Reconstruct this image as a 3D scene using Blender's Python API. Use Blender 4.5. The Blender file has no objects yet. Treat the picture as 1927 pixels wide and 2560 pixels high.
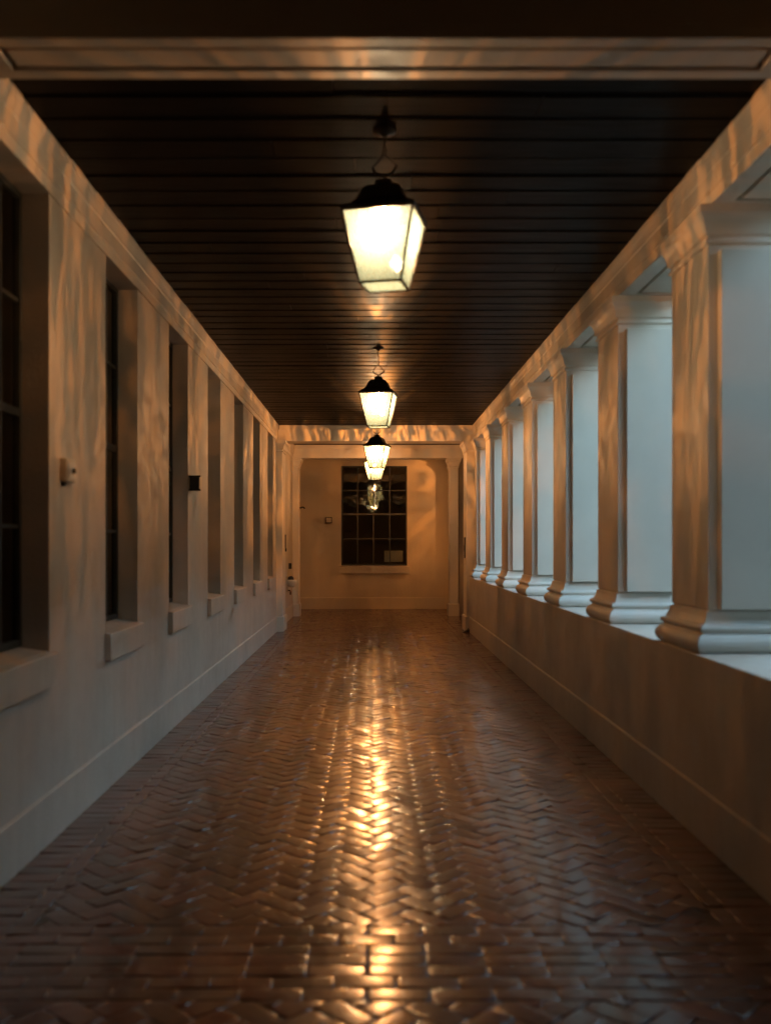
import bpy, math, random
from math import radians as R
from mathutils import Vector, Matrix
random.seed(7)
scn = bpy.context.scene
col = scn.collection

# ------------------------------------------------------------------ helpers
class MB:
    def __init__(s): s.v = []; s.f = []; s.sm = []
    def add(s, vs, fs, smooth=False):
        b = len(s.v); s.v += [tuple(v) for v in vs]
        for f in fs: s.f.append([b+i for i in f]); s.sm.append(smooth)
        return s
    def box(s, x0, x1, y0, y1, z0, z1):
        return s.add([(x0,y0,z0),(x1,y0,z0),(x1,y1,z0),(x0,y1,z0),(x0,y0,z1),(x1,y0,z1),(x1,y1,z1),(x0,y1,z1)],
                     [(0,3,2,1),(4,5,6,7),(0,1,5,4),(1,2,6,5),(2,3,7,6),(3,0,4,7)])
    def quad(s, a, b, c, d): return s.add([a,b,c,d], [(0,1,2,3)])
    def ring(s, x0, x1, y0, y1, prof, smooth=False):
        """mitred moulding swept round a rectangle; prof = [(outward offset, z)]"""
        vs = []; fs = []
        for o, z in prof:
            vs += [(x0-o,y0-o,z),(x1+o,y0-o,z),(x1+o,y1+o,z),(x0-o,y1+o,z)]
        for i in range(len(prof)-1):
            for k in range(4):
                a = i*4+k; b = i*4+(k+1)%4
                fs.append((a, b, b+4, a+4))
        fs.append((3,2,1,0)); n = (len(prof)-1)*4; fs.append((n,n+1,n+2,n+3))
        return s.add(vs, fs, smooth)
    def prism(s, poly, axis, a0, a1):
        """closed 2-D polygon extruded along an axis ('x': poly is (y,z); 'y': poly is (x,z); 'z': (x,y))"""
        def P(p, a):
            return {'x':(a,p[0],p[1]),'y':(p[0],a,p[1]),'z':(p[0],p[1],a)}[axis]
        n = len(poly)
        vs = [P(p,a0) for p in poly]+[P(p,a1) for p in poly]
        fs = [(i,(i+1)%n,n+(i+1)%n,n+i) for i in range(n)]+[tuple(range(n-1,-1,-1)),tuple(range(n,2*n))]
        return s.add(vs, fs)
    def lathe(s, prof, c=(0,0,0), seg=24, smooth=True):
        vs = []; fs = []
        for r, z in prof:
            for k in range(seg):
                a = 2*math.pi*k/seg; vs.append((c[0]+r*math.cos(a), c[1]+r*math.sin(a), c[2]+z))
        for i in range(len(prof)-1):
            for k in range(seg):
                a = i*seg+k; b = i*seg+(k+1)%seg
                fs.append((a,b,b+seg,a+seg))
        return s.add(vs, fs, smooth)
    def tube(s, pts, r, seg=8):
        pts = [Vector(p) for p in pts]; vs = []; fs = []
        for i, p in enumerate(pts):
            d = (pts[min(i+1,len(pts)-1)]-pts[max(i-1,0)]).normalized()
            u = d.orthogonal().normalized() if i == 0 else (u - d*u.dot(d)).normalized()
            w = d.cross(u)
            for k in range(seg):
                a = 2*math.pi*k/seg; vs.append(p+u*r*math.cos(a)+w*r*math.sin(a))
        for i in range(len(pts)-1):
            for k in range(seg):
                a = i*seg+k; b = i*seg+(k+1)%seg; fs.append((a,b,b+seg,a+seg))
        fs.append(tuple(range(seg-1,-1,-1))); n=(len(pts)-1)*seg; fs.append(tuple(range(n,n+seg)))
        return s.add(vs, fs, True)
    def bar(s, a, b, w, t=None):
        """square bar between two points"""
        t = t or w; a = Vector(a); b = Vector(b); d = (b-a).normalized()
        u = Vector((0,0,1)) if abs(d.z) < .9 else Vector((1,0,0))
        u = (u-d*u.dot(d)).normalized(); v = d.cross(u)
        vs = [p+u*w/2*i+v*t/2*j for p in (a,b) for i,j in ((-1,-1),(1,-1),(1,1),(-1,1))]
        return s.add(vs, [(0,1,2,3),(7,6,5,4),(0,4,5,1),(1,5,6,2),(2,6,7,3),(3,7,4,0)])
    def build(s, name, mat, parent=None, origin=None, bevel=0, solid=False):
        if origin is None: origin = parent['_o'] if parent is not None else (0,0,0)
        o3 = Vector(origin)
        me = bpy.data.meshes.new(name)
        me.from_pydata([Vector(v)-o3 for v in s.v], [], s.f)
        for p, sm in zip(me.polygons, s.sm): p.use_smooth = sm
        me.update()
        import bmesh
        bm = bmesh.new(); bm.from_mesh(me); bmesh.ops.recalc_face_normals(bm, faces=bm.faces); bm.to_mesh(me); bm.free()
        me.materials.append(mat)
        o = bpy.data.objects.new(name, me); col.objects.link(o)
        if parent is not None: o.parent = parent
        else: o.location = o3
        if bevel:
            m = o.modifiers.new('bevel','BEVEL'); m.width = bevel; m.segments = 2; m.limit_method = 'ANGLE'; m.angle_limit = R(40)
        o['_o'] = tuple(o3)
        return o

def tag(o, label=None, cat=None, group=None, kind=None):
    if label: o['label'] = label
    if cat: o['category'] = cat
    if group: o['group'] = group
    o['kind'] = kind or 'thing'
    return o
def thing(name, loc, label, cat, group=None):
    o = bpy.data.objects.new(name, None); col.objects.link(o); o.location = loc; o['_o'] = tuple(loc)
    o.empty_display_size = .1
    return tag(o, label, cat, group)
def struct(o): o['kind'] = 'structure'; return o
def copy_tree(o, parent=None):
    c = o.copy(); col.objects.link(c)
    if parent is not None: c.parent = parent
    for ch in list(o.children): copy_tree(ch, c)
    return c

# ------------------------------------------------------------------ materials
def newmat(name):
    m = bpy.data.materials.new(name); m.use_nodes = True
    nt = m.node_tree; nt.nodes.clear()
    out = nt.nodes.new('ShaderNodeOutputMaterial')
    return m, nt, out
def N(nt, t, **kw):
    n = nt.nodes.new(t)
    for k, v in kw.items():
        if k in n.inputs: n.inputs[k].default_value = v
        else: setattr(n, k, v)
    return n
def ramp(nt, pts):
    n = nt.nodes.new('ShaderNodeValToRGB'); e = n.color_ramp.elements
    e[0].position, e[0].color = pts[0][0], pts[0][1]
    e[1].position, e[1].color = pts[-1][0], pts[-1][1]
    for p, c in pts[1:-1]:
        q = e.new(p); q.color = c
    return n
def g(v): return (v,v,v,1)
def coords(nt, scale=(1,1,1), rnd=True):
    tc = N(nt,'ShaderNodeTexCoord'); mp = N(nt,'ShaderNodeMapping'); mp.inputs['Scale'].default_value = scale
    nt.links.new(tc.outputs['Object'], mp.inputs['Vector'])
    if rnd:
        oi = N(nt,'ShaderNodeObjectInfo'); ml = N(nt,'ShaderNodeVectorMath', operation='SCALE'); ml.inputs[0].default_value = (37,19,53)
        nt.links.new(oi.outputs['Random'], ml.inputs['Scale'])
        nt.links.new(ml.outputs[0], mp.inputs['Location'])
    return mp

def paint(name, base, rough=.62, var=.12, bump=.12, grain=55, stain=.0):
    m, nt, out = newmat(name); L = nt.links.new
    b = N(nt,'ShaderNodeBsdfPrincipled', Roughness=rough)
    mp = coords(nt)
    n1 = N(nt,'ShaderNodeTexNoise', Scale=1.7, Detail=6, Roughness=.6); L(mp.outputs[0], n1.inputs['Vector'])
    n2 = N(nt,'ShaderNodeTexNoise', Scale=grain, Detail=4, Roughness=.65); L(mp.outputs[0], n2.inputs['Vector'])
    n3 = N(nt,'ShaderNodeTexNoise', Scale=9, Detail=3); L(mp.outputs[0], n3.inputs['Vector'])
    lo = [c*(1-var) for c in base]+[1]; hi = [min(1,c*(1+var*.5)) for c in base]+[1]
    r = ramp(nt, [(.32,tuple(lo)),(.68,tuple(hi))]); L(n1.outputs['Fac'], r.inputs['Fac'])
    csock = r.outputs['Color']
    if stain:
        mp2 = coords(nt, (7,7,.5)); n4 = N(nt,'ShaderNodeTexNoise', Scale=1.0, Detail=5, Roughness=.6); L(mp2.outputs[0], n4.inputs['Vector'])
        r4 = ramp(nt, [(.5,g(1)),(.8,(1-stain,1-stain*1.1,1-stain*1.25,1))]); L(n4.outputs['Fac'], r4.inputs['Fac'])
        mx = N(nt,'ShaderNodeMixRGB', blend_type='MULTIPLY'); mx.inputs['Fac'].default_value = 1
        L(csock, mx.inputs[1]); L(r4.outputs['Color'], mx.inputs[2]); csock = mx.outputs[0]
    L(csock, b.inputs['Base Color'])
    ad = N(nt,'ShaderNodeMath', operation='MULTIPLY_ADD'); ad.inputs[1].default_value = .5
    L(n3.outputs['Fac'], ad.inputs[0]); L(n2.outputs['Fac'], ad.inputs[2])
    bp = N(nt,'ShaderNodeBump', Strength=bump, Distance=.01); L(ad.outputs[0], bp.inputs['Height']); L(bp.outputs[0], b.inputs['Normal'])
    rr = ramp(nt, [(.3,g(rough-.1)),(.7,g(min(1,rough+.12)))]); L(n3.outputs['Fac'], rr.inputs['Fac']); L(rr.outputs['Color'], b.inputs['Roughness'])
    L(b.outputs[0], out.inputs[0]); return m

def simple(name, c, rough=.5, metal=0, var=.2, bump=.05, grain=40):
    m, nt, out = newmat(name); L = nt.links.new
    b = N(nt,'ShaderNodeBsdfPrincipled', Roughness=rough, Metallic=metal)
    mp = coords(nt); n = N(nt,'ShaderNodeTexNoise', Scale=grain, Detail=4); L(mp.outputs[0], n.inputs['Vector'])
    r = ramp(nt, [(.3,tuple(x*(1-var) for x in c)+(1,)),(.7,tuple(min(1,x*(1+var)) for x in c)+(1,))]); L(n.outputs['Fac'], r.inputs['Fac'])
    L(r.outputs[0], b.inputs['Base Color'])
    bp = N(nt,'ShaderNodeBump', Strength=bump, Distance=.004); L(n.outputs['Fac'], bp.inputs['Height']); L(bp.outputs[0], b.inputs['Normal'])
    L(b.outputs[0], out.inputs[0]); return m

def wood_mat():
    m, nt, out = newmat('stained boards'); L = nt.links.new
    b = N(nt,'ShaderNodeBsdfPrincipled', Roughness=.42); b.inputs['Specular IOR Level'].default_value=.03
    mp = coords(nt, (1.2,22,22), False); n = N(nt,'ShaderNodeTexNoise', Scale=2.0, Detail=8, Roughness=.65, Distortion=.6); L(mp.outputs[0], n.inputs['Vector'])
    gi = N(nt,'ShaderNodeNewGeometry')
    r = ramp(nt, [(.3,(.0013,.0008,.0006,1)),(.55,(.0028,.0017,.0012,1)),(.75,(.0075,.0045,.0028,1))]); L(n.outputs['Fac'], r.inputs['Fac'])
    hr = ramp(nt, [(0,g(.4)),(1,g(1.5))]); L(gi.outputs['Random Per Island'], hr.inputs['Fac'])
    mx = N(nt,'ShaderNodeMixRGB', blend_type='MULTIPLY'); mx.inputs['Fac'].default_value = 1
    L(r.outputs[0], mx.inputs[1]); L(hr.outputs[0], mx.inputs[2]); L(mx.outputs[0], b.inputs['Base Color'])
    rr = ramp(nt, [(.3,g(.30)),(.7,g(.5))]); L(n.outputs['Fac'], rr.inputs['Fac']); L(rr.outputs[0], b.inputs['Roughness'])
    bp = N(nt,'ShaderNodeBump', Strength=.25, Distance=.004); L(n.outputs['Fac'], bp.inputs['Height']); L(bp.outputs[0], b.inputs['Normal'])
    L(b.outputs[0], out.inputs[0]); return m

def brick_mat():
    m, nt, out = newmat('sealed brick'); L = nt.links.new
    b = N(nt,'ShaderNodeBsdfPrincipled', Roughness=.3); b.inputs['Specular IOR Level'].default_value=.3; b.inputs['Coat Weight'].default_value=.9; b.inputs['Coat IOR'].default_value=1.55; b.inputs['Coat Roughness'].default_value=.155
    gi = N(nt,'ShaderNodeNewGeometry'); mp = coords(nt, (1,1,1), False)
    n1 = N(nt,'ShaderNodeTexNoise', Scale=38, Detail=5, Roughness=.6); L(mp.outputs[0], n1.inputs['Vector'])
    n2 = N(nt,'ShaderNodeTexNoise', Scale=2.2, Detail=4); L(mp.outputs[0], n2.inputs['Vector'])
    n3 = N(nt,'ShaderNodeTexNoise', Scale=14, Detail=3); L(mp.outputs[0], n3.inputs['Vector'])
    r = ramp(nt, [(0,(.030,.0036,.0014,1)),(.35,(.066,.0072,.0018,1)),(.7,(.100,.0105,.0025,1)),(1,(.04,.0058,.0025,1))]); L(gi.outputs['Random Per Island'], r.inputs['Fac'])
    r1 = ramp(nt, [(.3,g(.6)),(.7,g(1.2))]); L(n1.outputs['Fac'], r1.inputs['Fac'])
    mx = N(nt,'ShaderNodeMixRGB', blend_type='MULTIPLY'); mx.inputs['Fac'].default_value = 1
    L(r.outputs[0], mx.inputs[1]); L(r1.outputs[0], mx.inputs[2]); L(mx.outputs[0], b.inputs['Base Color'])
    rr = ramp(nt, [(.3,g(.3)),(.7,g(.45))]); L(n2.outputs['Fac'], rr.inputs['Fac']); L(rr.outputs[0], b.inputs['Roughness'])
    ad = N(nt,'ShaderNodeMath', operation='MULTIPLY_ADD'); ad.inputs[1].default_value = 3.0
    L(n3.outputs['Fac'], ad.inputs[0]); L(n1.outputs['Fac'], ad.inputs[2])
    bp = N(nt,'ShaderNodeBump', Strength=.42, Distance=.0025); L(ad.outputs[0], bp.inputs['Height']); L(bp.outputs[0], b.inputs['Normal'])
    L(b.outputs[0], out.inputs[0]); return m

def lantern_glass():
    m, nt, out = newmat('seedy lantern glass'); L = nt.links.new
    mp = coords(nt, (1,1,.15))
    w = N(nt,'ShaderNodeTexNoise', Scale=105, Detail=2, Distortion=.7); L(mp.outputs[0], w.inputs['Vector'])
    n = N(nt,'ShaderNodeTexNoise', Scale=230, Detail=2, Roughness=.6, Distortion=.6); L(mp.outputs[0], n.inputs['Vector'])
    mixf = N(nt,'ShaderNodeMath', operation='MULTIPLY_ADD'); mixf.inputs[1].default_value = .8
    L(w.outputs['Fac'], mixf.inputs[0]); 
    sc = N(nt,'ShaderNodeMath', operation='MULTIPLY'); sc.inputs[1].default_value = .45; L(n.outputs['Fac'], sc.inputs[0]); L(sc.outputs[0], mixf.inputs[2])
    r = ramp(nt, [(.52,g(.03)),(.60,g(.12)),(.65,g(.48)),(.72,g(1))]); r.color_ramp.interpolation='EASE'; L(mixf.outputs[0], r.inputs['Fac'])  # light ripples put into the pane colour, in place of refracted caustics
    tc2 = N(nt,'ShaderNodeTexCoord'); sx = N(nt,'ShaderNodeSeparateXYZ'); L(tc2.outputs['Object'], sx.inputs[0])
    n5 = N(nt,'ShaderNodeTexNoise', Scale=18, Detail=3); L(tc2.outputs['Object'], n5.inputs['Vector'])
    dz = N(nt,'ShaderNodeMath', operation='MULTIPLY_ADD'); dz.inputs[1].default_value=.06; L(n5.outputs['Fac'], dz.inputs[0]); L(sx.outputs['Z'], dz.inputs[2])
    low_dim = N(nt,'ShaderNodeMapRange'); low_dim.interpolation_type='SMOOTHSTEP'  # shade put into the pane colour: less lamplight toward low walls and floor
    for k_,v_ in (('From Min',.05),('From Max',.23),('To Min',.24),('To Max',1.0)): low_dim.inputs[k_].default_value=v_
    L(dz.outputs[0], low_dim.inputs['Value'])
    dm = N(nt,'ShaderNodeVectorMath', operation='SCALE'); L(r.outputs[0], dm.inputs[0]); L(low_dim.outputs[0], dm.inputs['Scale'])
    tr = N(nt,'ShaderNodeBsdfTransparent'); L(dm.outputs[0], tr.inputs['Color'])
    tl = N(nt,'ShaderNodeBsdfTranslucent'); tl.inputs['Color'].default_value = (.48,.86,1,1)
    gl = N(nt,'ShaderNodeBsdfGlossy', Roughness=.08)
    m1 = N(nt,'ShaderNodeMixShader'); m1.inputs[0].default_value = .06; L(tr.outputs[0], m1.inputs[1]); L(tl.outputs[0], m1.inputs[2])
    m2 = N(nt,'ShaderNodeMixShader'); m2.inputs[0].default_value = .04; L(m1.outputs[0], m2.inputs[1]); L(gl.outputs[0], m2.inputs[2])
    L(m2.outputs[0], out.inputs[0]); return m

def bulb_mat(strength):
    m, nt, out = newmat('lit bulb'); L = nt.links.new
    e = N(nt,'ShaderNodeEmission', Strength=strength); e.inputs['Color'].default_value = (1,.72,.42,1)
    t = N(nt,'ShaderNodeBsdfTransparent'); mx = N(nt,'ShaderNodeMixShader'); mx.inputs[0].default_value = .25
    L(t.outputs[0], mx.inputs[1]); L(e.outputs[0], mx.inputs[2]); L(mx.outputs[0], out.inputs[0]); return m

def window_glass():
    m, nt, out = newmat('old window glass'); L = nt.links.new
    mp = coords(nt); n = N(nt,'ShaderNodeTexNoise', Scale=3.2, Detail=1.5, Distortion=.5); L(mp.outputs[0], n.inputs['Vector'])
    bp = N(nt,'ShaderNodeBump', Strength=.12, Distance=.02); L(n.outputs['Fac'], bp.inputs['Height'])
    fr = N(nt,'ShaderNodeFresnel', IOR=1.6); L(bp.outputs[0], fr.inputs['Normal'])
    t = N(nt,'ShaderNodeBsdfTransparent'); t.inputs['Color'].default_value = (.86,.88,.84,1)
    gl = N(nt,'ShaderNodeBsdfGlossy', Roughness=.03); L(bp.outputs[0], gl.inputs['Normal'])
    mx = N(nt,'ShaderNodeMixShader'); L(fr.outputs[0], mx.inputs[0]); L(t.outputs[0], mx.inputs[1]); L(gl.outputs[0], mx.inputs[2])
    L(mx.outputs[0], out.inputs[0]); return m

WALL = paint('painted plaster', (.50,.45,.385), stain=.10, bump=.3)
TRIM = paint('painted trim', (.61,.56,.49), rough=.5, var=.07, bump=.06, grain=90)
STONE = paint('cast stone', (.66,.64,.59), rough=.6, var=.09, bump=.08)
ENDW = paint('tan plaster', (.56,.47,.34), stain=.06, var=.07, bump=.3, grain=70)
WOOD = wood_mat(); BRICK = brick_mat()
MORTAR = paint('mortar', (.03,.013,.008), rough=.42, var=.3)
IRON = simple('dark iron', (.018,.015,.012), .45, .5)
STEEL = simple('painted steel sash', (.03,.033,.03), .45, .2)
BRASSY = simple('aged bronze', (.05,.032,.018), .4, .7)
LGLASS = lantern_glass(); BULB = bulb_mat(90); WGLASS = window_glass()
CREAM = simple('cream plastic', (.50,.42,.30), .5, 0, .08)
BLACKP = simple('black plastic', (.012,.011,.010), .4, 0)
CERAM = simple('white ceramic', (.70,.66,.58), .22, 0, .05, .0)
PAPER = simple('paper', (.75,.68,.58), .8, 0, .06)
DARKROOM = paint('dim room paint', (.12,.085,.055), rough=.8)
LAWN = simple('evening lawn', (.05,.075,.035), .9, 0, .4, .5, 12)
PAVE = paint('courtyard paving', (.20,.19,.17), rough=.8)
ROOFM = paint('roof tiles', (.22,.10,.06), rough=.8)

# ------------------------------------------------------------------ measures (metres; camera at the origin of X and Y)
EYE = 1.5
XL = -1.62; XR = 1.672; XS = 1.76           # left wall, low wall, column face
ZB = 3.26; ZC = 3.53; ZT = .929             # beam bottom, ceiling, low wall top
XO = 2.22                                    # outer face of the colonnade
Y0 = -7.0; YP = 17.0; YE = 22.85             # start, far pier, end wall
WIN = [6.08+1.9*k for k in range(-1,6)]; WW = .83
COLS = [5.21+1.905*k for k in range(0,6)]; CD = .63

def hole_wall(mb, plane, p_front, p_back, u0, u1, v0, v1, holes):
    """wall in plane 'x' (u=y) or 'y' (u=x); v=z; holes [(u0,u1,v0,v1)] with reveals from p_front to p_back"""
    def P(p,u,v): return (p,u,v) if plane=='x' else (u,p,v)
    us = sorted({u0,u1,*[h[0] for h in holes],*[h[1] for h in holes]}); vs = sorted({v0,v1,*[h[2] for h in holes],*[h[3] for h in holes]})
    for i in range(len(us)-1):
        for j in range(len(vs)-1):
            cu=(us[i]+us[i+1])/2; cv=(vs[j]+vs[j+1])/2
            if any(h[0]<cu<h[1] and h[2]<cv<h[3] for h in holes): continue
            for p in (p_front,p_back):
                mb.quad(P(p,us[i],vs[j]),P(p,us[i+1],vs[j]),P(p,us[i+1],vs[j+1]),P(p,us[i],vs[j+1]))
    for h in holes:
        a,b,c,d = h
        for q in (((a,c),(b,c)),((b,c),(b,d)),((b,d),(a,d)),((a,d),(a,c))):
            (ua,va),(ub,vb)=q
            mb.quad(P(p_front,ua,va),P(p_front,ub,vb),P(p_back,ub,vb),P(p_back,ua,va))
    for (ua,va),(ub,vb) in (((u0,v0),(u1,v0)),((u1,v0),(u1,v1)),((u1,v1),(u0,v1)),((u0,v1),(u0,v0))):
        mb.quad(P(p_front,ua,va),P(p_front,ub,vb),P(p_back,ub,vb),P(p_back,ua,va))

# ------------------------------------------------------------------ ground, floor
def clip(poly, ax, lim, keep_less):
    o = []
    for i in range(len(poly)):
        a = poly[i]; b = poly[(i+1)%len(poly)]
        ia = (a[ax] <= lim) if keep_less else (a[ax] >= lim); ib = (b[ax] <= lim) if keep_less else (b[ax] >= lim)
        if ia: o.append(a)
        if ia != ib:
            t = (lim-a[ax])/(b[ax]-a[ax]); o.append((a[0]+t*(b[0]-a[0]), a[1]+t*(b[1]-a[1])))
    return o
def inset(poly, d):
    n = len(poly); area = sum(poly[i][0]*poly[(i+1)%n][1]-poly[(i+1)%n][0]*poly[i][1] for i in range(n))/2
    if area < 0: poly = poly[::-1]
    if abs(area) < .0012: return None
    out = []
    for i in range(n):
        p0=Vector(poly[i-1]); p1=Vector(poly[i]); p2=Vector(poly[(i+1)%n])
        if (p1-p0).length < .004 or (p2-p1).length < .004: return None
        e1=(p1-p0).normalized(); e2=(p2-p1).normalized(); n1=Vector((-e1.y,e1.x)); n2=Vector((-e2.y,e2.x))
        k = 1+n1.dot(n2)
        if k < .15: return None
        q = p1+(n1+n2)*(d/k); out.append((q.x,q.y))
    return out
fl = MB()
def brick(poly, tilt=.017):
    a = inset(poly, .0012); b = inset(poly, .0050); c = inset(poly,.0135)
    if not a or not b or not c: return
    n = len(a); cx = sum(p[0] for p in a)/n; cy = sum(p[1] for p in a)/n
    tx = random.gauss(0,tilt); ty = random.gauss(0,tilt); h = random.gauss(0,.0008)
    tx = max(-.04,min(.04,tx)); ty = max(-.03,min(.03,ty*.7))
    zz = lambda p, d: h+tx*(p[0]-cx)+ty*(p[1]-cy)-d
    vs = [(p[0],p[1],-.016) for p in a]+[(p[0],p[1],zz(p,.0017)) for p in a]+[(p[0],p[1],zz(p,.00036)) for p in b]+[(p[0],p[1],zz(p,0)) for p in c]
    fs = [(i,(i+1)%n,n+(i+1)%n,n+i) for i in range(n)]+[(n+i,n+(i+1)%n,2*n+(i+1)%n,2*n+i) for i in range(n)]+[(2*n+i,2*n+(i+1)%n,3*n+(i+1)%n,3*n+i) for i in range(n)]+[tuple(range(3*n,4*n))]
    fl.add(vs, fs, True)
BL, BW = .204, .102
HX0, HX1 = -1.33, 1.38
def herring(x0,x1,y0,y1):
    c = math.cos(R(45)); s_ = math.sin(R(45))
    ext = int((max(abs(x0),abs(x1))+max(abs(y0),abs(y1)))*1.5/BW)+4
    ym=(y0+y1)/2; xm=(x0+x1)/2; half = int(((y1-y0)+(x1-x0))/BW/1.3)+4
    seen=0
    for n in range(-half,half):
        for m_ in range(-half,half):
            for kind in (0,1):
                u=n+2*m_; v=n-2*m_
                if kind==0: cell=(u,v,2,1)
                else: cell=(u+3,v,1,2)
                cu=(cell[0]+cell[2]/2)*BW; cv=(cell[1]+cell[3]/2)*BW
                X=xm+cu*c-cv*s_; Y=ym+cu*s_+cv*c
                if X<x0-.12 or X>x1+.12 or Y<y0-.12 or Y>y1+.12: continue
                poly=[]
                for du,dv in ((0,0),(cell[2],0),(cell[2],cell[3]),(0,cell[3])):
                    uu=(cell[0]+du)*BW; vv=(cell[1]+dv)*BW
                    poly.append((xm+uu*c-vv*s_, ym+uu*s_+vv*c))
                for ax,lim,kl in ((0,x0,False),(0,x1,True),(1,y0,False),(1,y1,True)):
                    poly=clip(poly,ax,lim,kl)
                    if len(poly)<3: break
                if len(poly)>=3: brick(poly)
def rect(x0,x1,y0,y1): brick([(x0,y0),(x1,y0),(x1,y1),(x0,y1)])
def courses(x0,x1,rows):
    for (ya,yb,off) in rows:
        x = x0-BL*off
        while x < x1:
            a=max(x,x0); b=min(x+BL*1.04,x1)
            if b-a>.03: rect(a,b,ya,yb)
            x += BL*1.04
BANDS = ((3.27,3.91),(17.0,17.6),(20.6,21.0))
for ya,yb in BANDS:
    k=int(round((yb-ya)/.0915)); d=(yb-ya)/k
    offs=[.5,0,.5,.5,.5,0,.5]
    courses(-1.61,1.66,[(ya+i*d,ya+(i+1)*d,offs[i%7]) for i in range(k)])
segs=((1.0,3.27),(3.91,17.0),(17.6,20.6),(21.0,22.85))
for ya,yb in segs:
    herring(HX0,HX1,ya,yb)
    for xa,xb in ((-1.61,-1.405),(1.455,1.66)):          # soldier course along each wall
        n=int((yb-ya)/BW); d=(yb-ya)/n
        for i in range(n): rect(xa,xb,ya+i*d,ya+(i+1)*d)
    for xa,xb in ((-1.405,HX0),(HX1,1.455)):             # stretcher course inside it
        n=max(1,int((yb-ya)/BL)); d=(yb-ya)/n
        for i in range(n): rect(xa,xb,ya+i*d,ya+(i+1)*d)
# side passages
for xa,xb,ya,yb in ((1.66,4.6,20.95,22.85),(-4.2,-1.61,20.95,22.85),(1.66,3.2,17.6,20.95)):
    y=ya; k=0
    while y<yb-.03:
        courses(xa,xb,[(y,min(y+BW,yb),.5*(k%2))]); y+=BW; k+=1
floor = struct(fl.build('floor', BRICK))
mb=MB(); mb.box(-1.9,2.2,Y0,YE+.1,-.25,-.0045); mb.box(-4.4,-1.9,20.6,YE+.1,-.25,-.0065); mb.box(2.2,5.0,17.0,YE+.1,-.25,-.0065)
struct(mb.build('floor_bed', MORTAR))
mb=MB(); mb.box(-60,60,-60,60,-.6,-.27); struct(mb.build('courtyard_ground', LAWN))
mb=MB(); mb.box(2.45,4.2,Y0-6,16.5,-.262,-.25); struct(mb.build('courtyard_path', PAVE))

# ------------------------------------------------------------------ ceiling and roof
mb=MB()
def boards(x0,x1,y0,y1):
    y=y0; w=.245; k=0
    while y<y1:
        e=min(y+w,y1); dz=random.choice((0,.003,-.002))
        z=ZC+dz
        cut=random.uniform(x0+.7,x1-.7) if x1-x0>2 else None
        for xa,xb in (((x0,cut-.0012),(cut+.0012,x1)) if cut else ((x0,x1),)):
            q=z+random.uniform(-.0012,.0012); w1=random.uniform(-.0015,.0015)
            mb.prism([(y+.001,ZC+.03),(y+.001,q+.007),(y+.011+w1,q),(e-.018,q+w1),(e-.014,q-.003),(e-.009,q-.003),(e-.006,q+.004),(e-.001,q+.007),(e-.001,ZC+.03)],'x',xa,xb)
        y=e; k+=1
boards(-1.85,2.1,Y0,20.7)
boards(-4.3,4.9,20.95,22.9)
boards(2.1,4.9,17.2,20.7)
struct(mb.build('ceiling', WOOD))
mb=MB(); mb.box(-6.4,2.45,Y0-.2,YE+3.6,ZC+.04,ZC+.35); mb.box(2.45,5.2,16.9,YE+3.6,ZC+.04,ZC+.35)
mb.prism([(-6.5,ZC+.36),(2.6,ZC+.36),(-1.9,ZC+1.7)],'y',Y0-.3,YE+3.6)
struct(mb.build('roof', ROOFM))

# ------------------------------------------------------------------ left wall with its entablature
lw = thing('plaster_wall', (XL,8,0), 'long pale plaster wall on the left with a row of deep window openings', 'wall')
mb=MB(); hole_wall(mb,'x',XL,-1.84,Y0,20.72,-.02,ZC+.03,[(y,y+WW,.93,ZB) for y in WIN]); mb.build('wall_face',WALL,lw)
mb=MB(); mb.prism([(XL+.001,0),(-1.606,0),(-1.606,.243),(-1.611,.25),(XL+.001,.252)],'y',Y0,16.995)
mb.prism([(XL+.001,0),(-1.606,0),(-1.606,.243),(-1.611,.25),(XL+.001,.252)],'y',17.63,20.6); mb.build('baseboard',WALL,lw)
def entab(side, xf, ya, yb):
    s=side
    pts=[(0,ZB),(.012,ZB),(.012,3.322),(.016,3.326),(.021,3.327),(.021,3.418),(.026,3.424),(.027,3.436),(.024,3.440),(.026,3.452),(.030,3.470),(.034,3.484),(.036,3.490),(.036,3.502),(.040,3.506),(.040,ZC+.005),(0,ZC+.005)]
    m=MB(); m.prism([(xf+s*(o-.001),z) for o,z in pts],'y',ya,yb); return m
entab(1,XL,Y0,17.07).build('entablature',TRIM,lw)
entab(1,XL,17.55,20.48).build('entablature',TRIM,lw)
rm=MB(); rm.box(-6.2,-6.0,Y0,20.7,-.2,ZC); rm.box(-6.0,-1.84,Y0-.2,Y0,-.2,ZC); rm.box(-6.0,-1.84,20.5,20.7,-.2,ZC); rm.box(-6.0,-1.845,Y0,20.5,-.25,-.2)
struct(rm.build('dark_rooms', DARKROOM))

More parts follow.
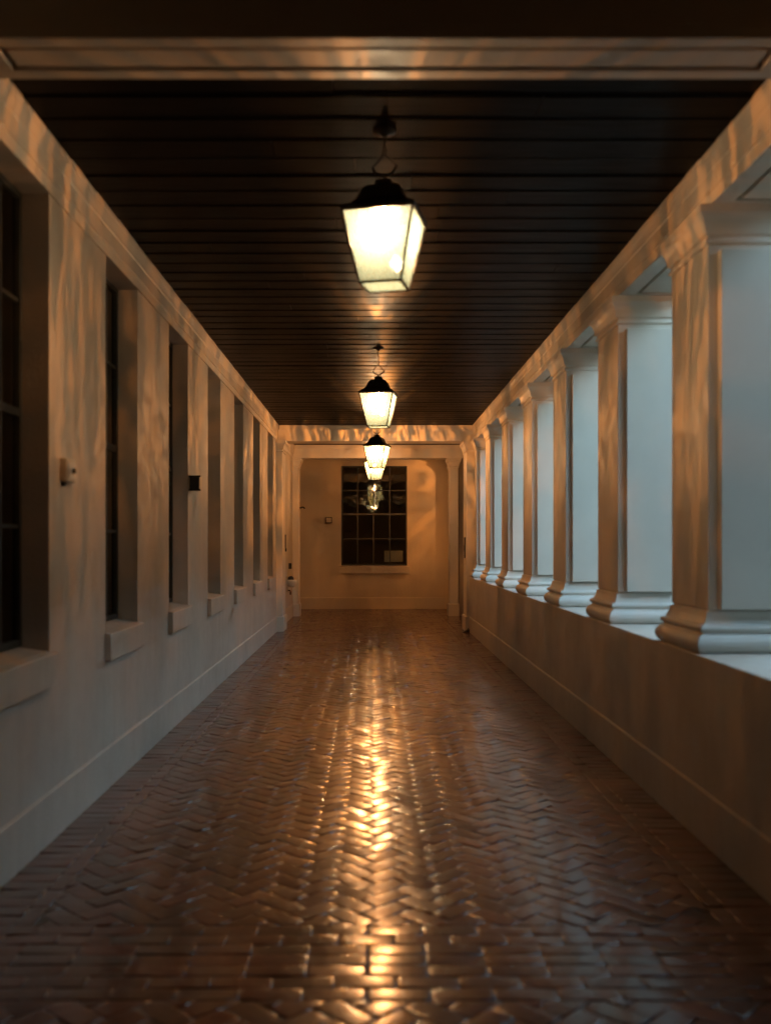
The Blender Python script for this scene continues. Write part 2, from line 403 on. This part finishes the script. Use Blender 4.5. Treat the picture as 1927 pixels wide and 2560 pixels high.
def make_window(loc, w, z0, z1, ncol, hbars, thick, facing, label, group=None, vbars=None, sill_over=.03, sill=(.17,.04)):
    """local frame: u along the wall, n = out of the wall toward the viewer. facing 'x' : n=+X,u=+Y ; 'y' : n=-Y,u=+X"""
    t = thing('sash_window', loc, label, 'window', group)
    def P(u,n,z):
        return (loc[0]+n,loc[1]+u,loc[2]+z) if facing=='x' else (loc[0]+u,loc[1]-n,loc[2]+z)
    def bx(m,u0,u1,n0,n1,za,zb):
        a=P(u0,n0,za); b=P(u1,n1,zb); m.box(min(a[0],b[0]),max(a[0],b[0]),min(a[1],b[1]),max(a[1],b[1]),min(a[2],b[2]),max(a[2],b[2]))
    h=w/2; F=.034; m=MB(); zz0=z0-loc[2]; zz1=z1-loc[2]
    bx(m,-h,-h+F,-.022,.022,zz0,zz1); bx(m,h-F,h,-.022,.022,zz0,zz1); bx(m,-h+F,h-F,-.022,.022,zz0,zz0+F); bx(m,-h+F,h-F,-.022,.022,zz1-F,zz1)
    fr=m.build('frame',STEEL,t,bevel=.003)
    m=MB()
    vb = vbars if vbars else [-h+w*k/ncol for k in range(1,ncol)]
    for u in vb: bx(m,u-.011,u+.011,-.014,.016,zz0+F,zz1-F)
    us=[-h+F]+[q for u in vb for q in (u-.011,u+.011)]+[h-F]
    for zb in hbars:
        q=.021 if abs(zb-thick)<.01 else .010
        for i in range(0,len(us),2): bx(m,us[i],us[i+1],-.012,.018 if q>.015 else .013,zb-loc[2]-q,zb-loc[2]+q)
    m.build('glazing_bars',STEEL,t)
    m=MB(); bx(m,-h+F-.004,h-F+.004,-.0025,.0025,zz0+F-.004,zz1-F+.004); m.build('glass',WGLASS,t)
    return t, P
for i,y in enumerate(WIN):
    names=['nearest tall dark window in the left wall, cut by the photo edge','second tall narrow window from the photo edge in the left wall','third window along the left wall, just before the small dark wall box',
           'fourth window along the left wall, its far jamb brightly lit with rippled light','fifth window along the left wall with a dim brown jamb','sixth window along the left wall with a very dark jamb','farthest window in the left wall, beside the left pilaster']
    loc=(-1.775,y+WW/2,.93)
    t,P = make_window(loc,WW,.985,ZB,3,[2.715,2.155,1.585],2.155,'x',names[i],'windows along the left wall')
    m=MB(); ya=y-.028; yb=y+WW+.028
    m.prism([(XL+.04,.785),(XL+.04,.945),(XL+.036,.951),(XL+.002,.957),(XL+.002,.785)],'y',ya,yb)
    m.prism([(XL,.931),(XL,.957),(-1.80,.985),(-1.80,.931)],'y',y+.001,y+WW-.001)
    m.build('sill',WALL,t,bevel=.005)

# ------------------------------------------------------------------ low wall, columns, architrave on the right
pw = thing('parapet_wall', (XR+.2,8,0), 'long low wall on the right carrying the columns, pale flat top', 'wall')
mb=MB(); mb.box(XR,XO+.06,Y0,YP-.002,-.25,ZT); mb.build('wall_face',WALL,pw,bevel=.006)
mb=MB(); mb.prism([(XR-.001,0),(1.658,0),(1.658,.253),(1.663,.26),(XR-.001,.262)],'y',Y0,YP-.03); mb.build('baseboard',WALL,pw)

BASE=[(.035,0),(.058,.005),(.071,.022),(.077,.038),(.078,.05),(.076,.064),(.068,.08),(.056,.093),(.043,.1),(.038,.103),(.038,.113),(.047,.117),(.053,.124),(.054,.131),(.051,.139),(.044,.145),(.034,.148),(.029,.152),(.021,.166),(.013,.186),(.009,.205),(.009,.214),(-.008,.215),(-.008,.222),(-.008,.23)]
CAP=[(-.004,-.2),(0,-.195),(.010,-.192),(.015,-.184),(.015,-.176),(.010,-.168),(.003,-.165),(.003,-.15),(.012,-.148),(.018,-.140),(.020,-.13),(.023,-.115),(.028,-.095),(.036,-.075),(.046,-.060),(.054,-.053),(.054,-.046),(.060,-.044),(.060,-.001)]
def column_parts(t, x0, x1, y0, y1, near=True, far=True):
    m=MB(); m.box(x0,x1,y0,y1,ZT+.224,ZB-.19); m.build('shaft',TRIM,t,bevel=.006)
    m=MB(); m.ring(x0,x1,y0,y1,[(o,ZT+z) for o,z in BASE]); m.build('base',STONE,t,bevel=.002)
    m=MB(); m.ring(x0,x1,y0,y1,[(o,ZB+z) for o,z in CAP]); m.build('capital',TRIM,t,bevel=.002)
    for flag,ya,yb in ((near,y0-.058,y0+.002),(far,y1-.002,y1+.058)):
        if flag:
            m=MB(); m.box(x0+.05,x1-.05,ya,yb,ZT+.228,ZB-.232); m.build('raised_panel',TRIM,t,bevel=.004)
cnames=['nearest square column on the low wall, cut by the right photo edge','second square column from the right photo edge on the low wall','third square column from the right photo edge on the low wall',
        'fourth square column, its panel warmly lit in front, on the low wall','fifth square column along the low wall, with a dark bluish panel','sixth square column along the low wall, small in the distance']
for i,y in enumerate(COLS):
    t=thing('column',((XS+XO)/2,y+CD/2,ZT),cnames[i],'column','columns standing on the low wall')
    column_parts(t,XS,XO,y,y+CD)
t=thing('engaged_column',((XS+XO)/2,16.8,ZT),'farthest half column on the low wall, built against the far right pier','column','columns standing on the low wall')
column_parts(t,XS,XO,16.645,16.99,True,False)
# the column above which the near beam stands (right of the frame)
t=thing('column',((XS+XO)/2,3.62,ZT),'square column under the near ceiling beam, outside the right photo edge','column','columns standing on the low wall')
column_parts(t,XS,XO,3.305,3.935)

XA=1.77
ar=thing('architrave',(2,8,ZB),'long moulded beam resting on the row of columns at right','beam')
mb=MB(); yc=[Y0]+[q for y in [3.305]+COLS for q in (y+.02,y+CD-.02)]+[YP]
# soffit with a grooved panel between each pair of columns
mb.box(XA,XO,Y0,YP+.0,ZB+.03,ZC+.03)
gaps=[(-1+.0,3.25)]+[(a+CD,b) for a,b in zip([3.305]+COLS,COLS+[16.645])]
edges=[Y0]
for (a,b) in gaps:
    pa,pb=a+.10,b-.10; 
    mb.box(XA,XO,edges[-1],pa,ZB,ZB+.031); edges.append(pb)
    g_=.028
    mb.box(XA,XA+.095,pa,pb,ZB,ZB+.031); mb.box(XO-.095,XO,pa,pb,ZB,ZB+.031)
    mb.box(XA+.095+g_,XO-.095-g_,pa+g_,pb-g_,ZB+.002,ZB+.031)
mb.box(XA,XO,edges[-1],YP,ZB,ZB+.031)
mb.build('lintel',TRIM,ar)
entab(-1,XA,Y0,17.07).build('crown_moulding',TRIM,ar)

# ------------------------------------------------------------------ cross beams
def beam(y0,y1,x0,x1,label,panel=None):
    t=thing('ceiling_beam',((x0+x1)/2,(y0+y1)/2,ZB),label,'beam','beams across the ceiling')
    m=MB()
    if panel:
        pa,pb=panel; gw=.026; mg=.066
        m.box(x0,x1,y0,y1,ZB+.042,ZC+.02)
        m.box(x0,x1,y0,y0+mg,ZB,ZB+.0425); m.box(x0,x1,y1-mg,y1,ZB,ZB+.0425)
        m.box(x0,pa,y0+mg,y1-mg,ZB,ZB+.0425); m.box(pb,x1,y0+mg,y1-mg,ZB,ZB+.0425)
        m.build('beam_body',TRIM,t,bevel=.003)
        m=MB(); m.box(pa+gw,pb-gw,y0+mg+gw,y1-mg-gw,ZB+.004,ZB+.0415); m.build('soffit_panel',TRIM,t,bevel=.003)
    else:
        m.box(x0,x1,y0,y1,ZB,ZC+.02); m.build('beam_body',TRIM,t,bevel=.004)
    m=MB()
    for yy,s in ((y0,-1),(y1,1)):
        m.prism([(yy-s*.001,3.45),(yy+s*.006,3.45),(yy+s*.008,3.465),(yy+s*.016,3.49),(yy+s*.018,3.505),(yy+s*.024,3.51),(yy+s*.024,ZC+.004),(yy-s*.001,ZC+.004)],'x',x0+.04,x1-.04)
    m.build('crown_moulding',TRIM,t)
beam(3.466,3.773,XL+.001,XA-.001,'near pale ceiling beam along the top of the photo, panelled underside',(-1.33,1.445))
beam(17.08,17.54,XL+.001,XA-.001,'far ceiling beam with rippled lamplight on its face, behind the third lantern')
beam(20.49,20.9,-1.68,1.9,'farthest ceiling beam, in front of the end wall, dim brown')

# ------------------------------------------------------------------ pilasters / piers
def pilaster(name,x0,x1,y0,y1,label,grp='pilasters framing the far bay'):
    t=thing(name,((x0+x1)/2,(y0+y1)/2,0),label,'pilaster',grp)
    m=MB(); m.box(x0,x1,y0,y1,.255,ZB-.19); m.build('shaft',TRIM,t,bevel=.006)
    m=MB(); m.ring(x0,x1,y0,y1,[(.022,-.005),(.022,.238),(.016,.248),(.004,.256),(.0,.258)]); m.build('plinth',TRIM,t,bevel=.003)
    m=MB(); m.ring(x0,x1,y0,y1,[(o,ZB+z) for o,z in CAP]); m.build('capital',TRIM,t,bevel=.002)
pilaster('pilaster',-1.80,-1.515,17.0,17.6,'left pilaster under the far beam, brightly lit on its front')
pilaster('pilaster',1.626,2.25,17.02,17.6,'right pilaster under the far beam, beside the end of the low wall')
pilaster('pilaster',-1.68,-1.495,20.6,20.95,'left pilaster at the end wall, next to the drinking fountain')
pilaster('pilaster',1.615,1.80,20.6,20.95,'right pilaster at the end wall, beside the shadowed strip')
# cross passage behind: short beam and pilaster on the end wall, right of view
pilaster('pilaster',1.785,2.1,YE-.20,YE-.001,'pilaster on the end wall hidden behind the right one')
mb=MB(); mb.box(1.785,2.1,20.96,YE-.205,ZB,ZC+.02); tag(mb.build('ceiling_beam',TRIM,origin=(1.94,21.9,ZB),bevel=.004),'short beam across the side passage, behind the right pilaster','beam','beams across the ceiling')

wb=MB(); wb.box(-1.85,XO,Y0-.25,Y0-.001,-.25,ZC+.03); wb.box(XA,XO,Y0,3.2,ZT+.001,ZB-.001); struct(wb.build('wall_behind', WALL))
# ------------------------------------------------------------------ return walls and the end wall
def wallbox(x0,x1,y0,y1,label,mat=WALL):
    m=MB(); m.box(x0,x1,y0,y1,-.02,ZC+.03); return tag(m.build('plaster_wall',mat,origin=((x0+x1)/2,(y0+y1)/2,0)),label,'wall')
wallbox(1.80,4.9,20.72,20.93,'lit return wall behind the right far pilaster')
wallbox(3.2,3.4,17.0,20.719,'side wall of the recess right of the far bay')
wallbox(2.251,3.199,17.2,17.5,'front wall of the recess behind the colonnade')
wallbox(-4.2,-1.841,20.721,20.93,'return wall left of the far bay')
wallbox(4.7,4.9,20.931,YE-.001,'closing wall of the right side passage',DARKROOM)  # dark paint here absorbs bounced lamplight, keeps the end wall shadow crisp
wallbox(-4.4,-4.2,20.931,YE-.001,'closing wall of the left side passage')
WX0,WX1,WZ0,WZ1=-.692,.822,.985,3.285
ew=thing('end_wall',(0,YE,0),'tan plaster end wall closing the corridor, with a gridded window','wall')
mb=MB(); hole_wall(mb,'y',YE,YE+.2,-4.4,4.9,-.02,ZC+.03,[(WX0,WX1,WZ0,WZ1)]); mb.build('wall_face',ENDW,ew)
mb=MB()
for xa,xb in ((-4.2,1.76),(2.125,4.7)): mb.prism([(YE+.001,0),(YE-.014,0),(YE-.014,.253),(YE-.009,.26),(YE+.001,.262)],'x',xa,xb)
mb.build('baseboard',ENDW,ew)
t,P=make_window(((WX0+WX1)/2,YE+.06,WZ0),WX1-WX0,1.0,WZ1,4,[2.72,2.177,1.61],2.177,'y','gridded sash window of sixteen panes in the end wall, lanterns mirrored in it',None,[-.314-.065,.049-.065,.424-.065])
m=MB(); m.prism([(YE-.05,.815),(YE-.05,.968),(YE-.044,.975),(YE+.001,.985),(YE+.001,.815)],'x',-.745,.876)
m.prism([(YE+.001,.986),(YE+.001,.989),(YE+.15,1.0),(YE+.15,.986)],'x',WX0+.001,WX1-.001)
m.build('sill',WALL,t,bevel=.005)
m=MB(); m.box(.30,.726,YE+.066,YE+.0675,1.076,1.337)
tag(m.build('paper_notice',PAPER,origin=(.51,YE+.1,1.076)),'blank pale sheet of paper behind the lower right panes of the end window','paper')
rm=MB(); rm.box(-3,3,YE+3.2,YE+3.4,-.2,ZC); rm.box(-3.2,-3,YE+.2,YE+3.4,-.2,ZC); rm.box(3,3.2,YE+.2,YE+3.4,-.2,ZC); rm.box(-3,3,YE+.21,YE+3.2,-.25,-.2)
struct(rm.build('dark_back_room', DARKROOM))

BRW=paint('low bounce brick', (.022,.022,.016), rough=.9, var=.5)  # near-black so the added wings bounce little skylight
cw=thing('corner_sky_block',(8,-2,0),'added unseen wing blocking sky at the near end of the courtyard','sky blocker')  # added mass, unseen; cuts skylight on the near column and left wall
mb=MB(); mb.box(XO+.07,14.36,-6,2.5,-.3,4.4); mb.build('wall_body',BRW,cw)
mb=MB(); mb.prism([(-6.4,4.4),(2.9,4.4),(-1.8,6.0)],'x',XO+.07,14.8); mb.build('roof',ROOFM,cw)
for xx in (3.6,6.0,8.4,10.8):
    mb=MB(); mb.box(xx,xx+1,2.49,2.505,1.0,2.6); mb.build('window',BLACKP,cw)
# added unseen wing across the courtyard, keeps low skylight off the left wall
bw=thing('courtyard_sky_block',(9,18,0),'added unseen wing blocking low sky across the courtyard','sky blocker')
mb=MB(); ws=[(y,y+1.0,za,zb) for za,zb in ((1.0,2.6),(4.1,5.6)) for y in [3.2+2.6*k for k in range(12)]]
hole_wall(mb,'x',9,9.35,2.6,36,-.3,6.6,ws); mb.build('wall_face',BRW,bw)
mb=MB()
for (a,b,c,d) in ws: mb.box(9.2,9.22,a,b,c,d)
o=mb.build('window_panes',BLACKP,bw); o['kind']='stuff'
mb=MB(); mb.prism([(8.6,6.6),(16.2,6.6),(12.5,8.3)],'y',2.55,36.4); mb.build('roof',ROOFM,bw)
mb=MB(); mb.box(9.36,16,2.6,36,-.3,6.59); mb.build('back_body',BRW,bw)
# ------------------------------------------------------------------ lanterns
LTOP,LBOT,LH=.172,.102,.335
def make_lantern(loc, rot, energy, label, soft=.002):
    t=thing('hanging_lantern',(0,0,0),label,'lantern','lanterns hanging in a row from the ceiling')
    t.location=loc; t.rotation_euler=(0,0,rot)
    up=ZC-loc[2]
    cb=[(-LBOT,-LBOT),(LBOT,-LBOT),(LBOT,LBOT),(-LBOT,LBOT)]; ct=[(-LTOP,-LTOP),(LTOP,-LTOP),(LTOP,LTOP),(-LTOP,LTOP)]
    m=MB()
    for a,b in zip(cb,ct): m.bar((a[0],a[1],0),(b[0],b[1],LH),.011)
    for k in range(4):
        a=cb[k]; b=cb[(k+1)%4]; m.bar((a[0],a[1],0),(b[0],b[1],0),.011)
        a=ct[k]; b=ct[(k+1)%4]; m.bar((a[0],a[1],LH),(b[0],b[1],LH),.012)
    m.build('frame',IRON,t)
    for k in range(4):
        a=cb[k]; b=cb[(k+1)%4]; c=ct[(k+1)%4]; d=ct[k]; s=.985
        m=MB(); m.quad((a[0]*s,a[1]*s,.004),(b[0]*s,b[1]*s,.004),(c[0]*s,c[1]*s,LH-.004),(d[0]*s,d[1]*s,LH-.004)); m.build('pane',LGLASS,t)
    m=MB(); q=LBOT*.97; m.quad((-q,-q,.002),(q,-q,.002),(q,q,.002),(-q,q,.002)); m.build('bottom_pane',LGLASS,t)
    # roof: flared square brim, concave steep hood, small neck
    m=MB()
    prof=[(.160,LH+.004),(.184,LH+.007),(.186,LH+.012),(.170,LH+.024),(.140,LH+.042),(.116,LH+.068),(.103,LH+.10),(.094,LH+.125),(.070,LH+.145),(.046,LH+.153),(.040,LH+.158),(.040,LH+.176),(.028,LH+.183),(.012,LH+.19)]
    m.ring(0,0,0,0,prof); m.build('hood',IRON,t,bevel=.002)
    # socket and bulb
    m=MB(); m.lathe([(.001,LH),(.016,LH),(.016,LH-.03),(.012,LH-.04),(.001,LH-.041)],seg=14); m.build('socket',IRON,t)
    m=MB(); zc=.25
    m.lathe([(.0005,zc-.044),(.012,zc-.040),(.024,zc-.027),(.029,zc-.008),(.027,zc+.012),(.018,zc+.032),(.011,zc+.045)],seg=18); m.build('bulb',BULB,t)
    # hook ring, chain, ceiling rose
    m=MB(); z0=LH+.19; rr=.062
    m.tube([(0,0,z0-.01),(0,0,z0+.016)],.006)
    m.tube([(rr*math.cos(a),0,z0+.016+rr+rr*math.sin(a)) for a in [R(-90-75+i*150/12) for i in range(13)]],.0055)
    m.build('hook',IRON,t)
    m=MB(); zt=z0+.016+rr*.74
    m.tube([(-.06,0,zt),(0,0,zt+.062),(.06,0,zt)],.0035)
    z=zt+.062
    k=0
    while z<up-.028:
        e=min(z+.03,up-.02); w=.009
        pts=[]
        for i in range(13):
            a=2*math.pi*i/12; pts.append(((w*math.cos(a) if k%2==0 else 0),(0 if k%2==0 else w*math.cos(a)),(z+e)/2+(e-z)/2*1.15*math.sin(a)))
        m.tube(pts,.0028,6); z=e; k+=1
    m.build('chain',IRON,t)
    m=MB(); m.lathe([(.001,up-.03),(.012,up-.028),(.022,up-.018),(.045,up-.012),(.058,up-.006),(.06,up+.004)],seg=24); m.build('ceiling_rose',BRASSY,t)
    ld=bpy.data.lights.new('lantern lamp','POINT'); ld.energy=energy; ld.color=(1,.322,.055); ld.shadow_soft_size=soft
    lo=bpy.data.objects.new('lamp_light',ld); col.objects.link(lo); lo.parent=t; lo.location=(0,0,zc)
    return t
PW=2.8
make_lantern((.065,4.90,2.767),R(-13),PW,'nearest and largest lit lantern, hanging alone under the dark boards')
make_lantern((.074,10.33,2.71),R(-9),PW*1.35,'second lit lantern, hanging just above the far beam in view')
make_lantern((.091,15.75,2.70),R(-16),PW*3.3,'third lit lantern, whole dark hood seen against the far beam')
make_lantern((.07,19.05,2.73),R(14),PW*2.3,'farthest lit lantern, half hidden behind the third one',.012)
make_lantern((2.85,21.97,2.77),R(38),PW*5.0,'lit lantern in the side passage, hidden behind the right pilaster',.006)

# ------------------------------------------------------------------ small fittings
t=thing('wall_box',(XL,5.265,1.82),'small cream control box with a knob on the left wall, between the two nearest windows','wall box')
m=MB(); m.box(XL-.001,XL+.038,5.18,5.35,1.825,1.945); m.build('housing',CREAM,t,bevel=.006)
m=MB(); m.box(XL+.0375,XL+.043,5.20,5.335,1.84,1.93); m.build('cover_plate',TRIM,t,bevel=.003)
m=MB(); m.tube([(XL+.04,5.27,1.885),(XL+.058,5.27,1.885)],.014,14); m.build('knob',BLACKP,t)
m=MB(); m.tube([(XL+.014,5.205,1.83),(XL+.014,5.205,1.80)],.011,10); m.tube([(XL+.014,5.235,1.83),(XL+.014,5.235,1.81)],.009,10); m.build('cable_gland',BLACKP,t)
t=thing('wall_box',(XL,8.9,1.97),'small dark square box jutting from the left wall, after the third window','wall box')
m=MB(); m.box(XL-.001,XL+.10,8.85,8.96,1.975,2.10); m.build('housing',CREAM,t,bevel=.006)
m=MB(); m.box(XL+.008,XL+.092,8.842,8.849,1.985,2.09); m.build('front_plate',BLACKP,t,bevel=.003)
for za,zb in ((2.0905,2.106),(1.968,1.9845)):
    m=MB(); m.box(XL-.001,XL+.106,8.838,8.8495,za,zb); m.build('rim',IRON,t)
t=thing('wall_box',(-.97,YE,1.96),'small square pale box on the end wall, left of the gridded window','wall box')
m=MB(); m.box(-1.046,-.897,YE-.07,YE+.001,1.966,2.11); m.build('housing',BRASSY,t,bevel=.006)
m=MB(); m.box(-1.027,-.916,YE-.074,YE-.0702,1.985,2.091); m.build('cover_plate',CREAM,t,bevel=.002)
# drinking fountain
fx,fy,fz=-1.53,19.1,.70
t=thing('drinking_fountain',(XL,fy,.6),'small white round drinking fountain on the left wall near the end','fountain')
m=MB(); m.box(XL-.001,XL+.02,fy-.11,fy+.11,.58,.88); m.build('back_plate',CERAM,t,bevel=.008)
m=MB(); m.lathe([(.001,-.10),(.04,-.098),(.075,-.075),(.098,-.035),(.105,.01),(.103,.045),(.094,.05),(.088,.04),(.083,0),(.06,-.04),(.02,-.055),(.001,-.056)],(fx,fy,fz+.06),28); m.build('bowl',CERAM,t)
m=MB(); m.lathe([(.001,0),(.06,.002),(.055,.05),(.03,.075),(.001,.08)],(fx-.01,fy,fz+.10),20); m.build('bubbler_guard',BLACKP,t)
m=MB(); m.tube([(XL,fy+.03,.60),(XL+.06,fy+.03,.60),(XL+.07,fy+.03,.57),(XL+.07,fy+.03,.52)],.014,10); m.build('drain_pipe',IRON,t)
t=thing('card_reader',(-1.6,19.6,1.0),'small black card reader on the left wall above the drinking fountain','card reader')
m=MB(); m.box(XL-.001,XL+.055,19.55,19.62,1.0,1.115); m.build('housing',BLACKP,t,bevel=.006)
m=MB(); m.box(XL+.0545,XL+.057,19.565,19.605,1.06,1.10); m.build('sensor_window',IRON,t)
t=thing('wall_bracket',(-1.495,20.78,2.2),'small black metal arm sticking out of the left end pilaster, high up','bracket')
m=MB(); m.box(-1.496,-1.488,20.74,20.82,2.19,2.36); m.build('mounting_plate',CREAM,t,bevel=.003)
m=MB(); m.tube([(-1.488,20.78,2.245),(-1.46,20.78,2.25),(-1.43,20.78,2.262),(-1.40,20.78,2.25),(-1.385,20.78,2.225)],.018,10); m.build('arm',IRON,t)
t=thing('strike_plate',(-1.513,17.5,1.4),'narrow dark plate on the edge of the left far pilaster','door plate','dark plates on the far pilasters')
m=MB(); m.box(-1.516,-1.50,17.50,17.56,1.42,1.66); m.build('plate',IRON,t,bevel=.003)
m=MB(); m.box(-1.516,-1.488,17.52,17.545,1.36,1.4195); m.build('latch',IRON,t,bevel=.003)
t=thing('strike_plate',(1.625,17.3,1.25),'tall narrow dark plate on the corridor side of the right far pilaster','door plate','dark plates on the far pilasters')
m=MB(); m.box(1.612,1.627,17.2,17.34,1.25,1.61); m.build('plate',IRON,t,bevel=.003)
m=MB(); m.box(1.604,1.6125,17.25,17.29,1.38,1.47); m.build('latch',IRON,t,bevel=.002)
t=thing('door_stop',(1.6,16.85,0),'low dark wedge on the floor at the foot of the right far pilaster','door stop')
m=MB(); m.prism([(1.54,.004),(1.655,.004),(1.655,.05),(1.63,.05)],'y',16.80,16.92); m.build('wedge',BLACKP,t,bevel=.003)
m=MB(); m.tube([(1.642,16.86,.05),(1.642,16.86,.066)],.009,10); m.build('grip',IRON,t)

# ------------------------------------------------------------------ world, camera, render settings
w=bpy.data.worlds.new('World'); scn.world=w; w.use_nodes=True
nt=w.node_tree; nt.nodes.clear()
sky=nt.nodes.new('ShaderNodeTexSky'); sky.sky_type='NISHITA'; sky.sun_disc=False
sky.sun_elevation=R(10); sky.sun_rotation=R(270); sky.air_density=1.0; sky.dust_density=1.0; sky.ozone_density=.5
bg=nt.nodes.new('ShaderNodeBackground'); bg.inputs['Strength'].default_value=.118
ow=nt.nodes.new('ShaderNodeOutputWorld')
tint=nt.nodes.new('ShaderNodeMixRGB'); tint.blend_type='MULTIPLY'; tint.inputs['Fac'].default_value=1; tint.inputs[2].default_value=(.91,1.0,.92,1)
nt.links.new(sky.outputs[0],tint.inputs[1]); nt.links.new(tint.outputs[0],bg.inputs['Color']); nt.links.new(bg.outputs[0],ow.inputs['Surface'])

cd=bpy.data.cameras.new('camera'); co=bpy.data.objects.new('camera',cd); col.objects.link(co); scn.camera=co
co.location=(0,0,EYE); co.rotation_euler=(R(90),0,0)
cd.sensor_fit='VERTICAL'; cd.sensor_height=36; cd.sensor_width=27; cd.lens=35.0
cd.shift_x=35.5/2560; cd.shift_y=79/2560
cd.clip_start=.05; cd.clip_end=500
cd.dof.use_dof=True; cd.dof.focus_distance=19.5; cd.dof.aperture_fstop=1.5; cd.dof.aperture_blades=9

scn.render.engine='CYCLES'
scn.cycles.use_denoising=True
scn.cycles.max_bounces=10; scn.cycles.diffuse_bounces=5; scn.cycles.glossy_bounces=4; scn.cycles.transparent_max_bounces=24
scn.cycles.sample_clamp_indirect=.25; scn.cycles.caustics_reflective=False; scn.cycles.caustics_refractive=False
scn.cycles.use_light_tree=True
vs=scn.view_settings; vs.view_transform='Standard'; vs.look='None'; vs.gamma=1; vs.exposure=4.95; vs.use_curve_mapping=False
for o in bpy.data.objects:
    if '_o' in o: del o['_o']
